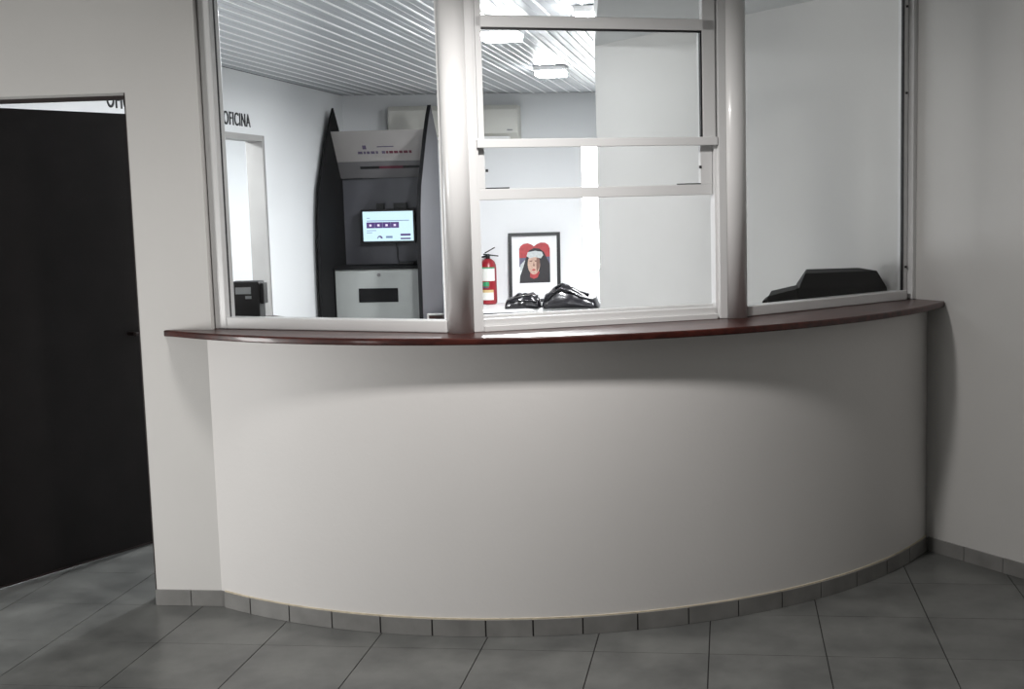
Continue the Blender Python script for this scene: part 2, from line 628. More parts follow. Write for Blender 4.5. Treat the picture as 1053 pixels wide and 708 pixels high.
# lowered soffit over the right half of the booth
sp = [(WE.x, WE.y), (-0.458, 4.62), (0.02, 4.80), (0.785, 5.425)]
MB().use(M['soffit']).prism(sp, 2.452, ZC - 0.008).build('trim_3', None)['kind'] = 'structure'

# ------------------------------------------------------------------ counter top
a0, a1 = -124.2, -26.9
out = arc(2.11, a0, a1, 84)
out[0] = (-2.178, YL - 0.001)
out[-1] = (0.904, 5.277)
inn = arc(1.58, -18.2, -120.0, 60)
inn[0] = (0.520, 5.745)
slab = out + [(0.859, 5.331)] + inn + [(-1.94, 5.02), (-2.08, 4.95), (-2.08, 4.648), (-1.98, 4.648), (-1.98, YL - 0.001)]
mb = MB()
mb.use(M['wood'], True)
ZS0, ZS1, NB = 1.075, 1.100, 0.006


def inset(k_, d_):
    """point k_ of the front edge drawn d_ towards the centre of the round"""
    x_, y_ = out[k_]
    v_ = Vector((x_ - CC.x, y_ - CC.y))
    v_ = v_ * (1 - d_ / v_.length)
    return (CC.x + v_.x, CC.y + v_.y)


nose = [(0.004, ZS0), (0.001, ZS0 + 0.001), (0.0, ZS0 + 0.004)] + [(NB * (1 - math.sin(q_)), ZS1 - NB * (1 - math.cos(q_))) for q_ in (math.radians(90), math.radians(60), math.radians(30), 0.0)]
rows = [[(*inset(k_, d_), z_) for d_, z_ in nose] for k_ in range(len(out))]
mb.loops(rows, close=False, caps=False)
mb.smooth = False
top = [r_[-1][:2] for r_ in rows] + slab[len(out):]
bot = [r_[0][:2] for r_ in rows] + slab[len(out):]
n_ = mb.add([(x_, y_, ZS1) for x_, y_ in top])
mb.face([n_ + q_ for q_ in range(len(top))])
n_ = mb.add([(x_, y_, ZS0) for x_, y_ in bot])
mb.face([n_ + q_ for q_ in range(len(bot))])
rest_ = [top[len(out) - 1]] + slab[len(out):] + [top[0]]
for (xa, ya), (xb_, yb3) in zip(rest_[:-1], rest_[1:]):
    mb.quad((xa, ya, ZS0), (xb_, yb3, ZS0), (xb_, yb3, ZS1), (xa, ya, ZS1))
for r_ in (rows[0], rows[-1]):
    n_ = mb.add(list(r_) + [(r_[-1][0], r_[-1][1], ZS0)])
    mb.face([n_ + q_ for q_ in range(len(r_) + 1)])
ct = mb.build('countertop', None)
tag(ct, 'glossy red-brown wooden countertop curving along the top of the white counter', 'countertop')

# ------------------------------------------------------------------ glazing in three straight bays
V = [Vector(p) for p in ((-1.985, 4.54), (-0.961, 4.30), (0.02, 4.72), (0.80, 5.44))]
ZF = 1.1005
ZT = 2.45


def bay(i):
    a, b = V[i], V[i + 1]
    t = (b - a).normalized()
    n = Vector((t.y, -t.x))

    def tf(u, w, z):
        p = a + t * u + n * w
        return Vector((p.x, p.y, z))
    return tf, (b - a).length


def bar(mb, tf, u0, u1, w0, w1, z0, z1, e=0.004):
    mb.bevel_box((u0, w0, z0), (u1, w1, z1), e, tf)


GL, AL, GA = M['glass'], M['alu'], M['gasket']
# round mullion posts between the bays
for i, nm in ((1, 'trim_1'), (2, 'trim_2')):
    mb = MB().use(M['column'], True)
    mb.lathe([(0.049, 0), (0.049, ZT - ZF + 0.03)], (V[i].x, V[i].y, ZF), 40)
    o = mb.build(nm, None)
    o['kind'] = 'structure'

# left bay
tf, L = bay(0)
w1 = struct_root('window_1', (V[0].x, V[0].y, ZF))
mb = MB().use(AL)
bar(mb, tf, 0.012, 0.064, -0.03, 0.03, ZF, ZT)
mb.build('side_frame', None, w1)
mb = MB().use(AL)
bar(mb, tf, 0.064, L - 0.045, -0.03, 0.03, ZF, ZF + 0.044)
mb.build('bottom_frame', None, w1)
mb = MB().use(AL)
bar(mb, tf, 0.064, L - 0.045, -0.03, 0.03, ZT - 0.045, ZT)
mb.build('top_frame', None, w1)
mb = MB().use(AL)
bar(mb, tf, L - 0.06, L - 0.030, -0.022, 0.012, ZF + 0.044, ZT - 0.045)
mb.build('side_frame', None, w1)
MB().use(GA).box((0.064, -0.004, ZF + 0.044), (0.0655, 0.0045, ZT - 0.045), tf).build('gasket', None, w1)
MB().use(GL).box((0.067, -0.001, ZF + 0.046), (L - 0.062, 0.004, ZT - 0.047), tf).build('glass_pane', None, w1)
MB().use(GA).box((0.002, -0.028, ZF), (0.010, 0.010, ZT), tf).build('sealant', None, w1)

# middle bay with the raised sash
tf, L = bay(1)
w2 = struct_root('window_2', (V[1].x, V[1].y, ZF))
JL, JR = 0.078, 0.985
mb = MB().use(AL)
bar(mb, tf, 0.040, 0.070, -0.03, 0.03, ZF, ZT, 0.003)
bar(mb, tf, 0.060, JL, -0.034, 0.020, ZF, ZT, 0.002)
mb.build('side_frame', None, w2)
mb = MB().use(AL)
bar(mb, tf, JR + 0.010, L - 0.040, -0.03, 0.03, ZF, ZT, 0.003)
bar(mb, tf, JR, JR + 0.012, -0.034, 0.012, ZF, ZT, 0.002)
mb.build('side_frame', None, w2)
mb = MB().use(AL)
bar(mb, tf, JL, JR, -0.03, 0.030, ZF, ZF + 0.020, 0.002)
bar(mb, tf, JL, JR, -0.012, 0.018, ZF + 0.019, ZF + 0.045, 0.003)
bar(mb, tf, JL, JR, -0.034, -0.022, ZF + 0.019, ZF + 0.056, 0.003)
mb.build('bottom_track', None, w2)
mb = MB().use(AL)
bar(mb, tf, JL, JR, -0.03, 0.03, ZT - 0.045, ZT)
mb.build('top_frame', None, w2)
mb = MB().use(AL)
bar(mb, tf, JL, JR, 0.004, 0.028, 2.178, 2.218, 0.003)
mb.build('transom', None, w2)
MB().use(GA).box((JL + 0.022, 0.010, 2.171), (JR - 0.045, 0.020, 2.179), tf).build('gasket', None, w2)
mb = MB().use(AL)
bar(mb, tf, JL - 0.006, JR + 0.006, 0.002, 0.034, 1.757, 1.788, 0.003)
mb.build('meeting_rail', None, w2)
mb = MB().use(AL)
bar(mb, tf, JL, JL + 0.022, 0.004, 0.028, 1.788, ZT - 0.045, 0.002)
bar(mb, tf, JR - 0.050, JR, 0.004, 0.028, 1.788, ZT - 0.045, 0.002)
mb.build('side_bead', None, w2)
MB().use(GA).box((JR - 0.056, 0.006, 1.788), (JR - 0.0505, 0.024, 2.19), tf).build('gasket', None, w2)
MB().use(GL).box((JL + 0.022, 0.014, 1.788), (JR - 0.057, 0.018, 2.172), tf).build('glass_pane', None, w2)
MB().use(GL).box((JL + 0.022, 0.014, 2.218), (JR - 0.050, 0.018, ZT - 0.046), tf).build('glass_pane', None, w2)
# the sash, slid up behind the meeting rail
sz0, sz1 = 1.572, 2.225
ss = struct_root('tmp')
bpy.data.objects.remove(ss)
mb = MB().use(AL)
bar(mb, tf, JL + 0.003, JR - 0.003, -0.026, -0.002, sz0, sz0 + 0.040, 0.003)
sash = mb.build('sash', None, w2)
mb = MB().use(AL)
bar(mb, tf, JL + 0.003, JL + 0.027, -0.026, -0.003, sz0 + 0.040, sz1 - 0.035, 0.002)
mb.build('stile', None, sash)
mb = MB().use(AL)
bar(mb, tf, JR - 0.050, JR - 0.003, -0.026, -0.003, sz0 + 0.040, sz1 - 0.035, 0.002)
mb.build('stile', None, sash)
mb = MB().use(AL)
bar(mb, tf, JL + 0.003, JR - 0.003, -0.026, -0.003, sz1 - 0.035, sz1, 0.003)
mb.build('top_rail', None, sash)
MB().use(GL).box((JL + 0.027, -0.016, sz0 + 0.040), (JR - 0.050, -0.012, sz1 - 0.035), tf).build('glass_pane', None, sash)
for u0, u1 in ((JL + 0.027, JL + 0.115), (JR - 0.145, JR - 0.050)):
    MB().use(GA).box((u0, -0.010, sz0 + 0.0405), (u1, -0.002, sz0 + 0.0445), tf).build('finger_grip', None, sash)
for u in (JL + 0.030, JR - 0.055):
    MB().use(GA).box((u, -0.008, 1.672), (u + 0.008, 0.0, 1.682), tf).build('latch', None, sash)

# right bay
tf, L = bay(2)
w3 = struct_root('window_3', (V[2].x, V[2].y, ZF))
mb = MB().use(AL)
bar(mb, tf, 0.045, 0.985, -0.03, 0.028, ZF, ZF + 0.040)
mb.build('bottom_frame', None, w3)
mb = MB().use(AL)
bar(mb, tf, 0.045, 0.985, -0.03, 0.028, ZT - 0.045, ZT)
mb.build('top_frame', None, w3)
mb = MB().use(AL)
bar(mb, tf, 0.985, 1.012, -0.028, 0.004, ZF, ZT, 0.002)
bar(mb, tf, 1.016, 1.052, -0.028, 0.030, ZF, ZT, 0.003)
bar(mb, tf, 1.010, 1.018, -0.02, -0.004, ZF, ZT, 0.001)
mb.build('side_frame', None, w3)
MB().use(GA).box((0.978, -0.006, ZF + 0.04), (0.984, 0.006, ZT - 0.045), tf).build('gasket', None, w3)
mb = MB().use(AL)
bar(mb, tf, 0.036, 0.050, -0.026, -0.006, ZF + 0.04, ZT - 0.045, 0.002)
mb.build('side_bead', None, w3)
MB().use(GL).box((0.050, -0.001, ZF + 0.041), (0.978, 0.004, ZT - 0.046), tf).build('glass_pane', None, w3)
for z in (1.24, 1.98, 2.34):
    mb = MB().use(GA)
    c = tf(0.999, 0.006, z)
    mb.lathe([(0.0, -0.005), (0.006, -0.004), (0.006, 0.004), (0.0, 0.005)], c, 8)
    mb.build('screw', None, w3)

# lintel over the glazing
mb = MB().use(M['wall'])
lp = [(-1.984, 4.505), (-0.961, 4.262), (0.038, 4.685), (0.838, 5.36), (0.775, 5.435), (0.0, 4.762), (-0.961, 4.342), (-1.984, 4.585)]
mb.prism(lp, ZT + 0.001, ZC - 0.001)
o = mb.build('wall_lintel', None)
o['kind'] = 'structure'

# ------------------------------------------------------------------ dark door standing open
dt = MB().use(M['door_trim'])
dt.box((DX0, YL + 0.10, 0), (DX0 + 0.03, YL + 0.152, DZ))
dt.box((DX1 - 0.03, YL + 0.10, 0), (DX1, YL + 0.152, DZ))
dt.box((DX0 + 0.03, YL + 0.11, DZ - 0.014), (DX1 - 0.03, YL + 0.152, DZ))
dt.box((DX1 - 0.004, YL - 0.001, 0), (DX1 - 0.0005, YL + 0.10, DZ))
o = dt.build('trim_4', None)
o['kind'] = 'structure'
hx, hy = -3.082, 4.545
ld = Vector((0.4475, 0.8943))
lnrm = Vector((ld.y, -ld.x))


def dtf(u, w, z):
    return Vector((hx + ld.x * u + lnrm.x * w, hy + ld.y * u + lnrm.y * w, z))


dr = struct_root('door_1', (hx, hy, 0))
mb = MB().use(M['door'])
mb.bevel_box((0.006, -0.038, 0.004), (0.93, 0.0, 1.992), 0.003, dtf)
mb.build('leaf', None, dr)
mb = MB().use(M['door_trim'])
mb.box((0.01, 0.0005, 0.006), (0.93, 0.004, 0.014), dtf)
mb.build('kick_strip', None, dr)
mb = MB().use(M['door_trim'])
c = dtf(0.80, 0.0, 1.0)
d2 = dtf(0.80, 0.045, 1.0)
mb.tube([c, d2], 0.010, 10)
mb.tube([d2, dtf(0.86, 0.05, 1.0), dtf(0.905, 0.05, 0.998)], 0.008, 10)
mb.build('handle', None, dr)
for z in (0.25, 1.0, 1.75):
    mb = MB().use(M['steel'])
    mb.tube([dtf(-0.004, -0.01, z - 0.045), dtf(-0.004, -0.01, z + 0.045)], 0.007, 8)
    mb.build('hinge', None, dr)

# office doorway frame in the far-left wall
of = MB().use(M['grey_frame'])
of.box((-4.395, OY1 - 0.010, 0), (-4.236, OY1 + 0.030, OZ + 0.04))
of.use(M['gasket']).box((-4.2495, OY1 + 0.0305, 0), (-4.238, OY1 + 0.048, OZ + 0.04)).use(M['grey_frame'])  # dark strip standing in for the shadow along the casing edge
of.box((-4.395, OY0 - 0.035, 0), (-4.236, OY0 + 0.010, OZ + 0.04))
of.box((-4.395, OY0 + 0.010, OZ - 0.010), (-4.236, OY1 - 0.010, OZ + 0.04))
o = of.build('trim_6', None)
o['kind'] = 'structure'


# ------------------------------------------------------------------ lettering
def letters(name, text, y0, width, z0, height, x, label):
    """raised black letters on the far-left wall, reading along +Y"""
    cu = bpy.data.curves.new('letters', 'FONT')
    cu.body = text
    cu.size = 1.0
    cu.extrude = 0.0
    cu.offset = 0.005
    cu.space_character = 1.12
    ob = bpy.data.objects.new('letters', cu)
    COL.objects.link(ob)
    dg = bpy.context.evaluated_depsgraph_get()
    dg.update()
    me = bpy.data.meshes.new_from_object(ob.evaluated_get(dg))
    bpy.data.objects.remove(ob)
    xs_ = [v.co.x for v in me.vertices]
    ys_ = [v.co.y for v in me.vertices]
    sx = width / (max(xs_) - min(xs_))
    sy = height / (max(ys_) - min(ys_))
    bm = bmesh.new()
    bm.from_mesh(me)
    ext = bmesh.ops.extrude_face_region(bm, geom=list(bm.faces))
    top = [g for g in ext['geom'] if isinstance(g, bmesh.types.BMVert)]
    for v in top:
        v.co.z += 1
    mx, my = min(xs_), min(ys_)
    for v in bm.verts:
        X, Y, Z = v.co
        v.co = (Z * 0.006, (X - mx) * sx, (Y - my) * sy)
    me2 = bpy.data.meshes.new(name)
    bmesh.ops.recalc_face_normals(bm, faces=list(bm.faces))
    bm.to_mesh(me2)
    bm.free()
    bpy.data.meshes.remove(me)
    me2.materials.append(M['ink'])
    o = bpy.data.objects.new(name, me2)
    COL.objects.link(o)
    o.location = (x, y0, z0)
    return tag(o, label, 'sign')


letters('office_sign', 'OFICINA', 10.075, 0.585, 2.238, 0.115, -4.2495, 'black OFICINA lettering on white wall above the grey-framed doorway')
letters('office_sign', 'OFICINA', 8.105, 0.585, 2.252, 0.115, -4.2495, 'black OFICINA lettering glimpsed through the gap above the dark door')

# ------------------------------------------------------------------ ceiling lights
for nm, lab, x, y, s in (
        ('ceiling_light', 'square glowing ceiling light beside the white post, nearest the slatted middle', -1.53, 8.38, 0.26),
        ('ceiling_light', 'square glowing ceiling light lowest above the rear wall', -1.57, 11.05, 0.26),
        ('ceiling_light', 'bright ceiling light half hidden by the edge of the grey soffit', -0.80, 7.62, 0.22)):
    r = thing(nm, lab, 'light', (x, y, ZC))
    mb = MB().use(M['white'])
    mb.bevel_box((x - s / 2 - 0.012, y - s / 2 - 0.012, ZC - 0.045), (x + s / 2 + 0.012, y + s / 2 + 0.012, ZC - 0.006), 0.005)
    mb.build('housing', None, r)
    mb = MB().use(M['lamp'])
    mb.bevel_box((x - s / 2, y - s / 2, ZC - 0.085), (x + s / 2, y + s / 2, ZC - 0.045), 0.012)
    mb.build('diffuser', None, r)

# ------------------------------------------------------------------ daylit window at the end of the back wall
w4 = struct_root('window_4', (-1.45, yb(-1.45), 0))
yw = yb(-1.6)
mb = MB().use(M['day'])
mb.hexa([Vector(p) for p in ((-1.655, yb(-1.655) - 0.012, 0.72), (-1.20, yb(-1.2) - 0.012, 0.72), (-1.20, yb(-1.2) - 0.004, 0.72), (-1.655, yb(-1.655) - 0.004, 0.72),
                             (-1.655, yb(-1.655) - 0.012, 2.14), (-1.20, yb(-1.2) - 0.012, 2.14), (-1.20, yb(-1.2) - 0.004, 2.14), (-1.655, yb(-1.655) - 0.004, 2.14))])
mb.build('pane', None, w4)
mb = MB().use(M['white'])


def wbar(x0, x1, z0, z1, d=0.02):
    mb.hexa([Vector(p) for p in ((x0, yb(x0) - d, z0), (x1, yb(x1) - d, z0), (x1, yb(x1) - 0.002, z0), (x0, yb(x0) - 0.002, z0),
                                 (x0, yb(x0) - d, z1), (x1, yb(x1) - d, z1), (x1, yb(x1) - 0.002, z1), (x0, yb(x0) - 0.002, z1))])


wbar(-1.70, -1.655, 0.68, 2.18)
wbar(-1.20, -1.155, 0.68, 2.18)
wbar(-1.655, -1.20, 0.68, 0.72)
wbar(-1.655, -1.20, 2.14, 2.18)
mb.build('window_frame', None, w4)

# ------------------------------------------------------------------ wall unit (air conditioner)
ax0, ax1 = -3.72, -2.32
ac = thing('air_conditioner', 'long ivory air conditioner high on the rear wall', 'air conditioner', (ax0, yb(ax0), 2.2))


def actf(u, w, z):
    x = ax0 + u
    return Vector((x, yb(x) - w, z))


mb = MB().use(M['ac'])
rings = []
for u in (0.0, 0.012, ax1 - ax0 - 0.012, ax1 - ax0):
    ins = 0.012 if u in (0.0, ax1 - ax0) else 0.0
    rings.append([actf(u, 0.002, 2.205 + ins), actf(u, 0.13, 2.205 + ins), actf(u, 0.205 - ins, 2.27), actf(u, 0.205 - ins, 2.53), actf(u, 0.17, 2.58 - ins), actf(u, 0.002, 2.58 - ins)])
mb.loops(rings)
mb.build('casing', None, ac)
mb = MB().use(M['strip'])
mb.box((ax1 - ax0 - 0.12, 0.2055, 2.295), (ax1 - ax0 - 0.06, 0.210, 2.31), actf)
mb.build('indicator', None, ac)
mb = MB().use(M['white'])
mb.box((0.1, 0.135, 2.208), (ax1 - ax0 - 0.1, 0.19, 2.235), actf)
mb.build('louvre', None, ac)

# ------------------------------------------------------------------ information kiosk
KX0, KX1 = -4.19, -3.11
ki = thing('information_kiosk', 'tall charcoal self-service kiosk with curved side fins behind the left pane', 'kiosk', ((KX0 + KX1) / 2, 12.5, 0))
prof = [(12.0, 0.0), (11.98, 0.4), (11.985, 0.8), (12.0, 1.1), (12.04, 1.44), (12.12, 1.70), (12.29, 1.96), (12.45, 2.20), (12.62, 2.42), (12.75, 2.545), (12.86, 2.42), (12.96, 2.30), (13.04, 2.20), (13.06, 1.9), (13.06, 0.0)]


prof = [(13.06 - (13.06 - y) * 0.86, z) for y, z in prof]


def fin(x0, x1, m):
    mb = MB().use(m)
    k = len(prof)
    n = mb.add([(x0, y, z) for y, z in prof] + [(x1, y, z) for y, z in prof])
    mb.face([n + i for i in range(k)])
    mb.face([n + k + i for i in range(k)])
    for i in range(k):
        j = (i + 1) % k
        mb.face([n + i, n + j, n + k + j, n + k + i])
    return mb


fin(KX0, KX0 + 0.02, M['charcoal']).build('side_fin', None, ki)
f2 = fin(KX1 - 0.02, KX1, M['slate']).build('side_fin', None, ki)
f2['label'] = 'slate grey side fin'
mb = MB().use(M['charcoal'])
k = len(prof)
for (ya, za), (yb_, zb) in zip(prof[:9], prof[1:10]):
    mb.hexa([Vector(p) for p in ((KX1 - 0.035, ya - 0.006, za), (KX1 + 0.002, ya - 0.006, za), (KX1 + 0.002, ya + 0.012, za), (KX1 - 0.035, ya + 0.012, za),
                                 (KX1 - 0.035, yb_ - 0.006, zb), (KX1 + 0.002, yb_ - 0.006, zb), (KX1 + 0.002, yb_ + 0.012, zb), (KX1 - 0.035, yb_ + 0.012, zb))])
mb.build('edge_band', None, ki)
IX0, IX1 = KX0 + 0.021, KX1 - 0.036
mb = MB().use(M['slate'])
mb.box((IX0, 13.0, 0.86), (IX1, 13.04, 1.80))
mb.build('back_panel', None, ki)
# sloping canopy: light upper panel, dark lower band


def ky(z):
    return 12.66 + (2.29 - z) / (2.29 - 1.80) * 0.29


def kx(u, off, z):
    return Vector((u, ky(z) - off, z))


mb = MB().use(M['canopy'])
mb.hexa([kx(IX0, 0, 1.975), kx(IX1, 0, 1.975), Vector((IX1, 13.0, 1.975)), Vector((IX0, 13.0, 1.975)),
         kx(IX0, 0, 2.29), kx(IX1, 0, 2.29), Vector((IX1, 13.0, 2.29)), Vector((IX0, 13.0, 2.29))])
cp = mb.build('canopy', None, ki)
mb = MB().use(M['strip'])
mb.hexa([kx(IX0, 0, 1.80), kx(IX1, 0, 1.80), Vector((IX1, 13.0, 1.80)), Vector((IX0, 13.0, 1.80)),
         kx(IX0, 0, 1.974), kx(IX1, 0, 1.974), Vector((IX1, 13.0, 1.974)), Vector((IX0, 13.0, 1.974))])
lb = mb.build('canopy_band', None, ki)


def flat_on_canopy(parent, rects):
    for m, u0, u1, z0, z1 in rects:
        mb = MB().use(m)
        mb.hexa([kx(u0, 0.003, z0), kx(u1, 0.003, z0), kx(u1, 0.0005, z0), kx(u0, 0.0005, z0), kx(u0, 0.003, z1), kx(u1, 0.003, z1), kx(u1, 0.0005, z1), kx(u0, 0.0005, z1)])
        mb.build('printed_line', None, parent)


rects = []
u = -3.92
while u < -3.36:
    wd = random.uniform(0.02, 0.05)
    if -3.70 < u < -3.66:
        u += 0.03
    rects.append((M['purple'] if u < -3.62 else M['maroon'], u, u + wd, 2.052, 2.078))
    u += wd + 0.012
rects += [(M['purple'], -3.86, -3.82, 2.10, 2.14), (M['purple'], -3.70, -3.52, 2.118, 2.128)]
flat_on_canopy(cp, rects)
flat_on_canopy(lb, [(M['ink'], -3.93, -3.72, 1.895, 1.922), (M['maroon'], -3.72, -3.46, 1.895, 1.922), (M['ink'], -3.46, -3.27, 1.895, 1.922)])
# cabinet under the screen
mb = MB().use(M['cabinet'])
mb.box((IX0 + 0.01, 12.56, 0.08), (IX1 - 0.004, 13.04, 0.835))
cab = mb.build('cabinet', None, ki)
mb = MB().use(M['cabinet'])
mb.bevel_box((IX0 + 0.018, 12.545, 0.10), (IX1 - 0.012, 12.5595, 0.822), 0.003)
dv = mb.build('cabinet_door', None, ki)
mb = MB().use(M['charcoal'])
mb.box((-3.90, 12.540, 0.487), (-3.475, 12.5445, 0.635))
mb.build('slot', None, dv)
mb = MB().use(M['strip'])
mb.tube([(-3.675, 12.545, 0.775), (-3.675, 12.533, 0.775)], 0.018, 14)
mb.build('lock', None, dv)
mb = MB().use(M['charcoal'])
mb.bevel_box((IX0, 12.53, 0.836), (IX1, 12.999, 0.866), 0.004)
mb.build('worktop', None, ki)
mb = MB().use(M['charcoal']).box((IX0 + 0.02, 12.60, 0.0), (IX1 - 0.02, 13.02, 0.079))
mb.build('plinth', None, ki)

# monitor on the kiosk
mo = thing('monitor', 'lit flat monitor with white page and purple squares on the kiosk', 'monitor', (-3.65, 12.95, 1.28))
mx0, mx1, mz0, mz1 = -3.95, -3.35, 1.095, 1.462
mb = MB().use(M['black'])
mb.bevel_box((mx0, 12.885, mz0), (mx1, 12.925, mz1), 0.006)
mb.build('bezel', None, mo)
mb = MB().use(M['black'])
mb.box((-3.74, 12.925, 1.20), (-3.56, 12.997, 1.36))
mb.build('bracket', None, mo)
for bx_, bw in ((-3.79, 0.08), (-3.60, 0.14)):
    mb = MB().use(M['black'])
    mb.box((bx_, 12.95, 1.4), (bx_ + bw, 12.997, 1.525))
    mb.build('bracket_arm', None, mo)
mb = MB()
sx0, sx1, sz0_, sz1_ = mx0 + 0.022, mx1 - 0.022, mz0 + 0.024, mz1 - 0.024
SW, SH = sx1 - sx0, sz1_ - sz0_


def srect(m, u0, u1, v0, v1, d):
    x0, x1, z0, z1 = sx0 + SW * u0, sx0 + SW * u1, sz0_ + SH * v0, sz0_ + SH * v1
    mb.use(m).quad((x0, 12.8845 - d, z0), (x1, 12.8845 - d, z0), (x1, 12.8845 - d, z1), (x0, 12.8845 - d, z1))


srect(M['scr_bg'], 0, 1, 0, 1, 0)
scr = mb.build('screen', None, mo)
mb = MB()
srect(M['scr_line'], 0.08, 0.92, 0.675, 0.70, 0.0006)
srect(M['scr_line'], 0.08, 0.14, 0.77, 0.79, 0.0006)
for i in range(4):
    srect(M['scr_purple'], 0.07 + 0.162 * i, 0.07 + 0.162 * i + 0.160, 0.44, 0.64, 0.0006)
    srect(M['scr_pale'], 0.125 + 0.162 * i, 0.125 + 0.162 * i + 0.045, 0.50, 0.57, 0.001)
srect(M['scr_line'], 0.07, 0.26, 0.35, 0.37, 0.0006)
srect(M['scr_line'], 0.07, 0.18, 0.28, 0.30, 0.0006)
srect(M['scr_purple'], 0.74, 0.94, 0.17, 0.24, 0.0006)
srect(M['scr_purple'], 0.74, 0.94, 0.05, 0.10, 0.0006)
srect(M['scr_line'], 0.45, 0.58, 0.10, 0.17, 0.0006)
# round badge near the foot of the page
cx_, cz_ = sx0 + SW * 0.33, sz0_ + SH * 0.09
n0 = mb.use(M['scr_purple']).add([(cx_ + 0.030 * math.cos(t_ * PI / 10), 12.8839, cz_ + 0.030 * math.sin(t_ * PI / 10)) for t_ in range(11)])
mb.face([n0 + i for i in range(11)])
n0 = mb.use(M['scr_bg']).add([(cx_ - 0.006 + 0.014 * math.cos(t_ * PI / 8), 12.8836, cz_ + 0.004 + 0.012 * math.sin(t_ * PI / 8)) for t_ in range(16)])
mb.face([n0 + i for i in range(16)])
mb.build('screen_page', None, scr)
mb = MB().use(M['black'], True)
mb.tube([(-3.58, 12.93, 1.11), (-3.575, 12.965, 1.02), (-3.585, 12.985, 0.93), (-3.56, 12.96, 0.875)], 0.006, 8)
mb.build('cable', None, mo)
# small handset lying on the kiosk shelf
mb = MB().use(M['black'], True)
mb.bevel_box((-3.52, 12.74, 0.8665), (-3.34, 12.86, 0.90), 0.012)
hs = mb.build('keypad', None)
tag(hs, 'small black keypad lying on the kiosk shelf below the monitor', 'keypad')

# ------------------------------------------------------------------ low white bench at the rear wall
bx0, bx1 = -3.0, -1.2
bn = thing('bench', 'low white bench against the rear wall', 'bench', ((bx0 + bx1) / 2, 13.2, 0))


def btf(x, w, z):
    return Vector((x, yb(x) - w, z))


mb = MB().use(M['white'])
mb.bevel_box((bx0, 0.01, 0.325), (bx1, 0.90, 0.36), 0.005, btf)
mb.build('bench_top', None, bn)
mb = MB().use(M['strip'])
mb.box((bx0 + 0.02, 0.03, 0.02), (bx1 - 0.02, 0.80, 0.324), btf)
mb.build('bench_body', None, bn)

# fire extinguisher
ex, ey, ez = -2.705, yb(-2.705) - 0.14, 0.361
fe = thing('fire_extinguisher', 'red fire extinguisher with white and green labels on the bench', 'extinguisher', (ex, ey, ez))
mb = MB().use(M['red'], True)
mb.lathe([(0.0, 0), (0.080, 0), (0.090, 0.012), (0.092, 0.03), (0.092, 0.40), (0.088, 0.44), (0.072, 0.480), (0.045, 0.505), (0.028, 0.512), (0.0, 0.513)], (ex, ey, ez), 28)
mb.build('cylinder', None, fe)
mb = MB().use(M['label'], True)


def band(m, z0, z1, a0_, a1_, r=0.0935):
    mb.use(m, True)
    s_ = 12
    ring = [[(ex + rr * math.cos(math.radians(a0_ + (a1_ - a0_) * i / s_)), ey + rr * math.sin(math.radians(a0_ + (a1_ - a0_) * i / s_)), ez + z) for i in range(s_ + 1)] for rr, z in ((r, z0), (r, z1))]
    mb.loops(ring, close=False, caps=False)


band(M['label'], 0.265, 0.405, -150, -30)
band(M['label_green'], 0.405, 0.420, -150, -30)
band(M['label_green'], 0.205, 0.255, -125, -75)
band(M['label'], 0.05, 0.135, -150, -45)
band(M['label_buff'], 0.135, 0.165, -150, -45)
band(M['print_blue'], 0.185, 0.20, -140, -80)
mb.build('labels', None, fe)
mb = MB().use(M['black'], True)
mb.lathe([(0.0, 0.505), (0.024, 0.505), (0.024, 0.545), (0.018, 0.565), (0.0, 0.565)], (ex, ey, ez), 14)
mb.build('valve', None, fe)
mb = MB().use(M['black'])
mb.hexa([Vector(p) for p in ((ex - 0.05, ey - 0.012, ez + 0.555), (ex + 0.12, ey - 0.012, ez + 0.535), (ex + 0.12, ey + 0.012, ez + 0.535), (ex - 0.05, ey + 0.012, ez + 0.555),
                             (ex - 0.05, ey - 0.012, ez + 0.570), (ex + 0.12, ey - 0.012, ez + 0.546), (ex + 0.12, ey + 0.012, ez + 0.546), (ex - 0.05, ey + 0.012, ez + 0.570))])
mb.build('lever', None, fe)
mb = MB().use(M['black'])
mb.hexa([Vector(p) for p in ((ex - 0.03, ey - 0.012, ez + 0.570), (ex + 0.085, ey - 0.012, ez + 0.632), (ex + 0.085, ey + 0.012, ez + 0.632), (ex - 0.03, ey + 0.012, ez + 0.570),
                             (ex - 0.035, ey - 0.012, ez + 0.582), (ex + 0.080, ey - 0.012, ez + 0.642), (ex + 0.080, ey + 0.012, ez + 0.642), (ex - 0.035, ey + 0.012, ez + 0.582))])
mb.build('lever', None, fe)
mb = MB().use(M['black'], True)
mb.tube([(ex - 0.02, ey, ez + 0.54), (ex - 0.07, ey - 0.02, ez + 0.53), (ex - 0.105, ey - 0.03, ez + 0.46), (ex - 0.108, ey - 0.03, ez + 0.30), (ex - 0.105, ey - 0.03, ez + 0.18)], 0.011, 8)
mb.build('hose', None, fe)

# framed portrait print leaning on the wall
px0, px1 = -2.490, -1.915
pz0, pz1 = 0.361, 1.150
lean = 0.06


def ptf(x, w, z):
    """w towards the viewer from the leaning back"""
    t_ = (z - pz0) / (pz1 - pz0)
    return Vector((x, yb(x) - 0.03 - lean * (1 - t_) - w, z))


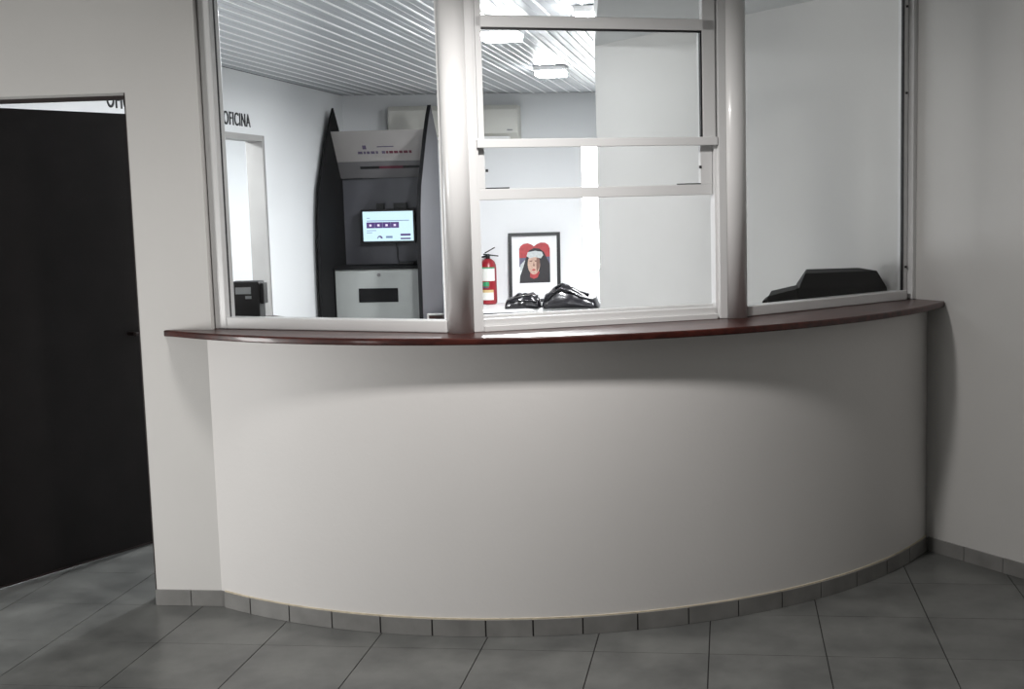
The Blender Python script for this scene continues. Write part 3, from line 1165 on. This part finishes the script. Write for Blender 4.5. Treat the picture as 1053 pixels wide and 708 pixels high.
pf = thing('framed_portrait', 'black framed portrait print of a veiled face leaning on the rear wall', 'picture', ((px0 + px1) / 2, yb(-2.2) - 0.1, pz0))
fw = 0.036
mb = MB().use(M['black'])
mb.box((px0, 0, pz0), (px0 + fw, 0.03, pz1), ptf)
mb.box((px1 - fw, 0, pz0), (px1, 0.03, pz1), ptf)
mb.box((px0 + fw, 0, pz0), (px1 - fw, 0.03, pz0 + fw), ptf)
mb.box((px0 + fw, 0, pz1 - fw), (px1 - fw, 0.03, pz1), ptf)
mb.build('frame', None, pf)
mb = MB().use(M['paper'])
mb.box((px0 + fw, 0.004, pz0 + fw), (px1 - fw, 0.010, pz1 - fw), ptf)
mt = mb.build('mount', None, pf)
gx0, gx1, gz0, gz1 = -2.372, -2.030, 0.580, 1.040
GW, GH = gx1 - gx0, gz1 - gz0
mb = MB()


def ppoly(m, pts_, d):
    n_ = mb.use(m).add([ptf(gx0 + GW * u_, 0.0105 + d * 0.0006, gz0 + GH * v_) for u_, v_ in pts_])
    mb.face([n_ + i for i in range(len(pts_))])


def pell(m, cu_, cv_, ru, rv, d, a0_=0, a1_=360, seg=24):
    ppoly(m, [(cu_ + ru * math.cos(math.radians(a0_ + (a1_ - a0_) * i / seg)), cv_ + rv * math.sin(math.radians(a0_ + (a1_ - a0_) * i / seg))) for i in range(seg if a1_ - a0_ >= 360 else seg + 1)], d)


# the picture is a flat print: red rounded shapes, dark veil, pale brow band, face
ppoly(M['print_blue'], [(0, 0.40), (0.30, 0.40), (0.42, 0.86), (0, 0.86)], 1)
ppoly(M['print_blue'], [(0.72, 0.45), (1.0, 0.45), (1.0, 0.80), (0.72, 0.85)], 1)
ppoly(M['print_red'], [(0.0, 0.62), (1.0, 0.64), (1.0, 0.84), (0.95, 0.93), (0.84, 0.985), (0.70, 0.99), (0.58, 0.955), (0.48, 0.90), (0.40, 0.945), (0.28, 0.98), (0.14, 0.965), (0.03, 0.90), (0.0, 0.80)], 2)
ppoly(M['print_band'], [(0.02, 0.30), (0.16, 0.34), (0.26, 0.52), (0.18, 0.56), (0.04, 0.46)], 2)
ppoly(M['print_black'], [(0.0, 0.0), (1.0, 0.0), (1.0, 0.44), (0.90, 0.60), (0.80, 0.76), (0.66, 0.84), (0.48, 0.86), (0.32, 0.80), (0.22, 0.62), (0.12, 0.38), (0.02, 0.18)], 3)
ppoly(M['print_red'], [(0.34, 0.14), (0.46, 0.10), (0.58, 0.13), (0.66, 0.26), (0.56, 0.34), (0.36, 0.32)], 4)
pell(M['print_skin'], 0.47, 0.46, 0.20, 0.255, 5)
ppoly(M['print_shadow'], [(0.56, 0.26), (0.65, 0.38), (0.67, 0.54), (0.62, 0.66), (0.56, 0.60), (0.55, 0.42)], 6)
ppoly(M['print_band'], [(0.24, 0.66), (0.34, 0.61), (0.50, 0.64), (0.70, 0.60), (0.78, 0.68), (0.74, 0.76), (0.52, 0.79), (0.28, 0.76)], 7)
ppoly(M['print_shadow'], [(0.33, 0.55), (0.43, 0.56), (0.42, 0.52), (0.34, 0.52)], 8)
ppoly(M['print_shadow'], [(0.50, 0.56), (0.60, 0.55), (0.59, 0.51), (0.51, 0.52)], 8)
ppoly(M['print_shadow'], [(0.44, 0.42), (0.47, 0.52), (0.50, 0.42), (0.47, 0.405)], 8)
ppoly(M['print_red'], [(0.38, 0.325), (0.47, 0.345), (0.54, 0.325), (0.47, 0.295)], 8)
mb.build('portrait_print', None, pf)


# black leather pouch and bag on the bench
def soft_bag(c, length, depth, prof_, seed, folds, m):
    """soft flat-bottomed bag: cross-sections along its length, with sagging folds"""
    rnd = random.Random(seed)
    p1, p2, p3 = [rnd.uniform(0, 6.28) for _ in range(3)]
    nx, na = 40, 20

    def hgt(t_):
        for (t0_, h0_), (t1_, h1_) in zip(prof_[:-1], prof_[1:]):
            if t_ <= t1_:
                q_ = (t_ - t0_) / (t1_ - t0_)
                q_ = q_ * q_ * (3 - 2 * q_)
                return h0_ + (h1_ - h0_) * q_
        return prof_[-1][1]
    rings_ = []
    for i_ in range(nx + 1):
        t_ = i_ / nx
        end = min(1.0, (min(t_, 1 - t_) / 0.07 + 0.05)) ** 0.5
        h_ = hgt(t_) * end
        d_ = depth / 2 * end * (0.85 + 0.15 * math.sin(5 * t_ + p1))
        ring = []
        for k_ in range(na):
            a_ = PI * k_ / (na - 1)
            x_ = c[0] - length / 2 + length * t_
            f_ = 1 + folds * (math.sin(11 * t_ + 4 * a_ + p2) + 0.6 * math.sin(23 * t_ - 6 * a_ + p3)) * math.sin(a_)
            ring.append((x_, c[1] - d_ * math.cos(a_) * (1 + 0.3 * folds * math.sin(17 * t_ + p1)), c[2] + max(0.0, h_ * (math.sin(a_) ** 0.75) * f_)))
        rings_.append(ring)
    mb_ = MB().use(m, True)
    mb_.loops(rings_)
    return mb_, hgt


def ridge(c, length, pts_, hgt, depth):
    """points lying on a bag: (share of length, share of depth, share of height)"""
    return [(c[0] - length / 2 + length * t_, c[1] - depth / 2 * d_, c[2] + hgt(t_) * h_) for t_, d_, h_ in pts_]


pc = (-2.225, 13.04, 0.361)
pouch = thing('pouch', 'flat black leather pouch in front of the framed portrait', 'bag', pc)
mb, hg = soft_bag(pc, 0.40, 0.26, [(0, 0.08), (0.15, 0.115), (0.4, 0.15), (0.75, 0.165), (0.92, 0.13), (1, 0.08)], 3, 0.07, M['leather'])
mb.build('body', None, pouch)
mb = MB().use(M['leather'], True)
mb.tube(ridge(pc, 0.40, [(0.08, 0.75, 0.55), (0.3, 0.82, 0.60), (0.6, 0.84, 0.58), (0.92, 0.72, 0.55)], hg, 0.26), 0.008, 8)
mb.build('piping', None, pouch)
mb = MB().use(M['steel'], True)
mb.tube(ridge(pc, 0.40, [(0.2, 0.42, 0.88), (0.45, 0.45, 0.90), (0.75, 0.42, 0.90)], hg, 0.26), 0.004, 6)
mb.build('zip', None, pouch)

bc = (-1.705, 13.08, 0.361)
bag = thing('leather_bag', 'slumped black leather bag at the right end of the visible bench', 'bag', bc)
mb, hg = soft_bag(bc, 0.64, 0.36, [(0, 0.08), (0.10, 0.16), (0.22, 0.215), (0.36, 0.245), (0.52, 0.215), (0.70, 0.160), (0.88, 0.125), (1, 0.07)], 11, 0.06, M['leather'])
mb.build('body', None, bag)
mb = MB().use(M['leather'], True)
mb.tube(ridge(bc, 0.64, [(0.10, 0.85, 0.45), (0.22, 0.72, 0.78), (0.36, 0.60, 0.86), (0.52, 0.62, 0.82), (0.70, 0.72, 0.74), (0.90, 0.80, 0.60)], hg, 0.36), 0.013, 8)
mb.build('strap', None, bag)
mb = MB().use(M['leather'], True)
mb.tube(ridge(bc, 0.64, [(0.24, 0.15, 0.98), (0.36, 0.10, 1.03), (0.50, 0.12, 1.03), (0.66, 0.2, 1.0), (0.82, 0.2, 1.0)], hg, 0.36), 0.013, 8)
mb.build('strap', None, bag)

# ------------------------------------------------------------------ things on the inner counter
# black machine behind the right pane
tf, L = bay(2)
pm = thing('printer', 'low black desktop printer with sloping sides behind the right pane', 'printer', tuple(tf(0.65, -0.2, 1.1005)))
mb = MB().use(M['black_soft'])
b0, b1, t0, t1 = 0.425, 0.990, 0.500, 0.945
w0, wq = -0.085, -0.255
bq, bz, tq, tz = b0 + 0.175, 1.035, t0 + 0.15, 0.985
mb.hexa([tf(b0, w0, 1.1005), tf(b1, w0, 1.1005), tf(bz, wq, 1.1005), tf(bq, wq, 1.1005),
         tf(b0 + 0.002, w0, 1.180), tf(b1 - 0.004, w0, 1.150), tf(bz, wq, 1.150), tf(bq, wq, 1.180)])
mb.hexa([tf(b0 + 0.015, w0 - 0.001, 1.1795), tf(b1 - 0.005, w0 - 0.001, 1.1495), tf(bz, wq, 1.1495), tf(bq, wq, 1.1795),
         tf(t0, w0 - 0.022, 1.236), tf(t1, w0 - 0.022, 1.222), tf(tz, wq + 0.01, 1.228), tf(tq, wq + 0.01, 1.240)])
mb.build('body', None, pm)
mb = MB().use(M['black_soft'])
mb.hexa([tf(0.262, w0, 1.1005), tf(b0 - 0.001, w0, 1.1005), tf(bq - 0.03, wq + 0.03, 1.1005), tf(0.40, wq + 0.03, 1.1005),
         tf(0.268, w0 - 0.003, 1.158), tf(b0 - 0.001, w0 - 0.003, 1.176), tf(bq - 0.03, wq + 0.04, 1.180), tf(0.41, wq + 0.04, 1.164)])
mb.build('paper_tray', None, pm)
mb = MB().use(M['black_soft'])
mb.hexa([tf(0.222, w0, 1.1005), tf(0.261, w0, 1.1005), tf(0.36, wq + 0.07, 1.1005), tf(0.32, wq + 0.07, 1.1005),
         tf(0.236, w0 - 0.004, 1.141), tf(0.261, w0 - 0.004, 1.149), tf(0.36, wq + 0.075, 1.149), tf(0.34, wq + 0.075, 1.141)])
mb.build('tray_lip', None, pm)

# black time clock behind the left frame
tc_ = (-1.985, 4.86, 1.1005)
cm = thing('card_terminal', 'small black card terminal with grey display at the left window frame', 'terminal', tc_)


def ctf(x_, y_, z_):
    a_ = 0.10
    return Vector((tc_[0] + x_ * math.cos(a_) - y_ * math.sin(a_), tc_[1] + x_ * math.sin(a_) + y_ * math.cos(a_), 1.1005 + z_))


mb = MB().use(M['black'])
mb.bevel_box((-0.065, -0.045, 0.0), (0.058, 0.045, 0.158), 0.006, ctf)
mb.build('body', None, cm)
mb = MB().use(M['lcd'])
mb.box((-0.038, -0.048, 0.108), (0.026, -0.0455, 0.136), ctf)
mb.build('display', None, cm)
mb = MB().use(M['lcd'])
mb.box((0.002, -0.048, 0.088), (0.027, -0.0455, 0.100), ctf)
mb.build('label_plate', None, cm)
mb = MB().use(M['black'])
mb.bevel_box((0.0585, -0.03, 0.065), (0.074, 0.03, 0.150), 0.003, ctf)
mb.build('card_reader', None, cm)

# small card holder in the corner of the left pane
hc = (-1.105, 4.47, 1.1005)
ch = thing('card_holder', 'tiny white-edged brown card holder at the foot of the white post', 'card holder', hc)
mb = MB().use(M['card'])
mb.box((hc[0] - 0.018, hc[1], 1.1005), (hc[0] + 0.035, hc[1] + 0.015, 1.146))
mb.build('card', None, ch)
mb = MB().use(M['white'])
mb.box((hc[0] - 0.025, hc[1] - 0.004, 1.1005), (hc[0] - 0.018, hc[1] + 0.016, 1.152))
mb.box((hc[0] - 0.018, hc[1] - 0.004, 1.146), (hc[0] + 0.035, hc[1] + 0.016, 1.152))
mb.build('edge', None, ch)
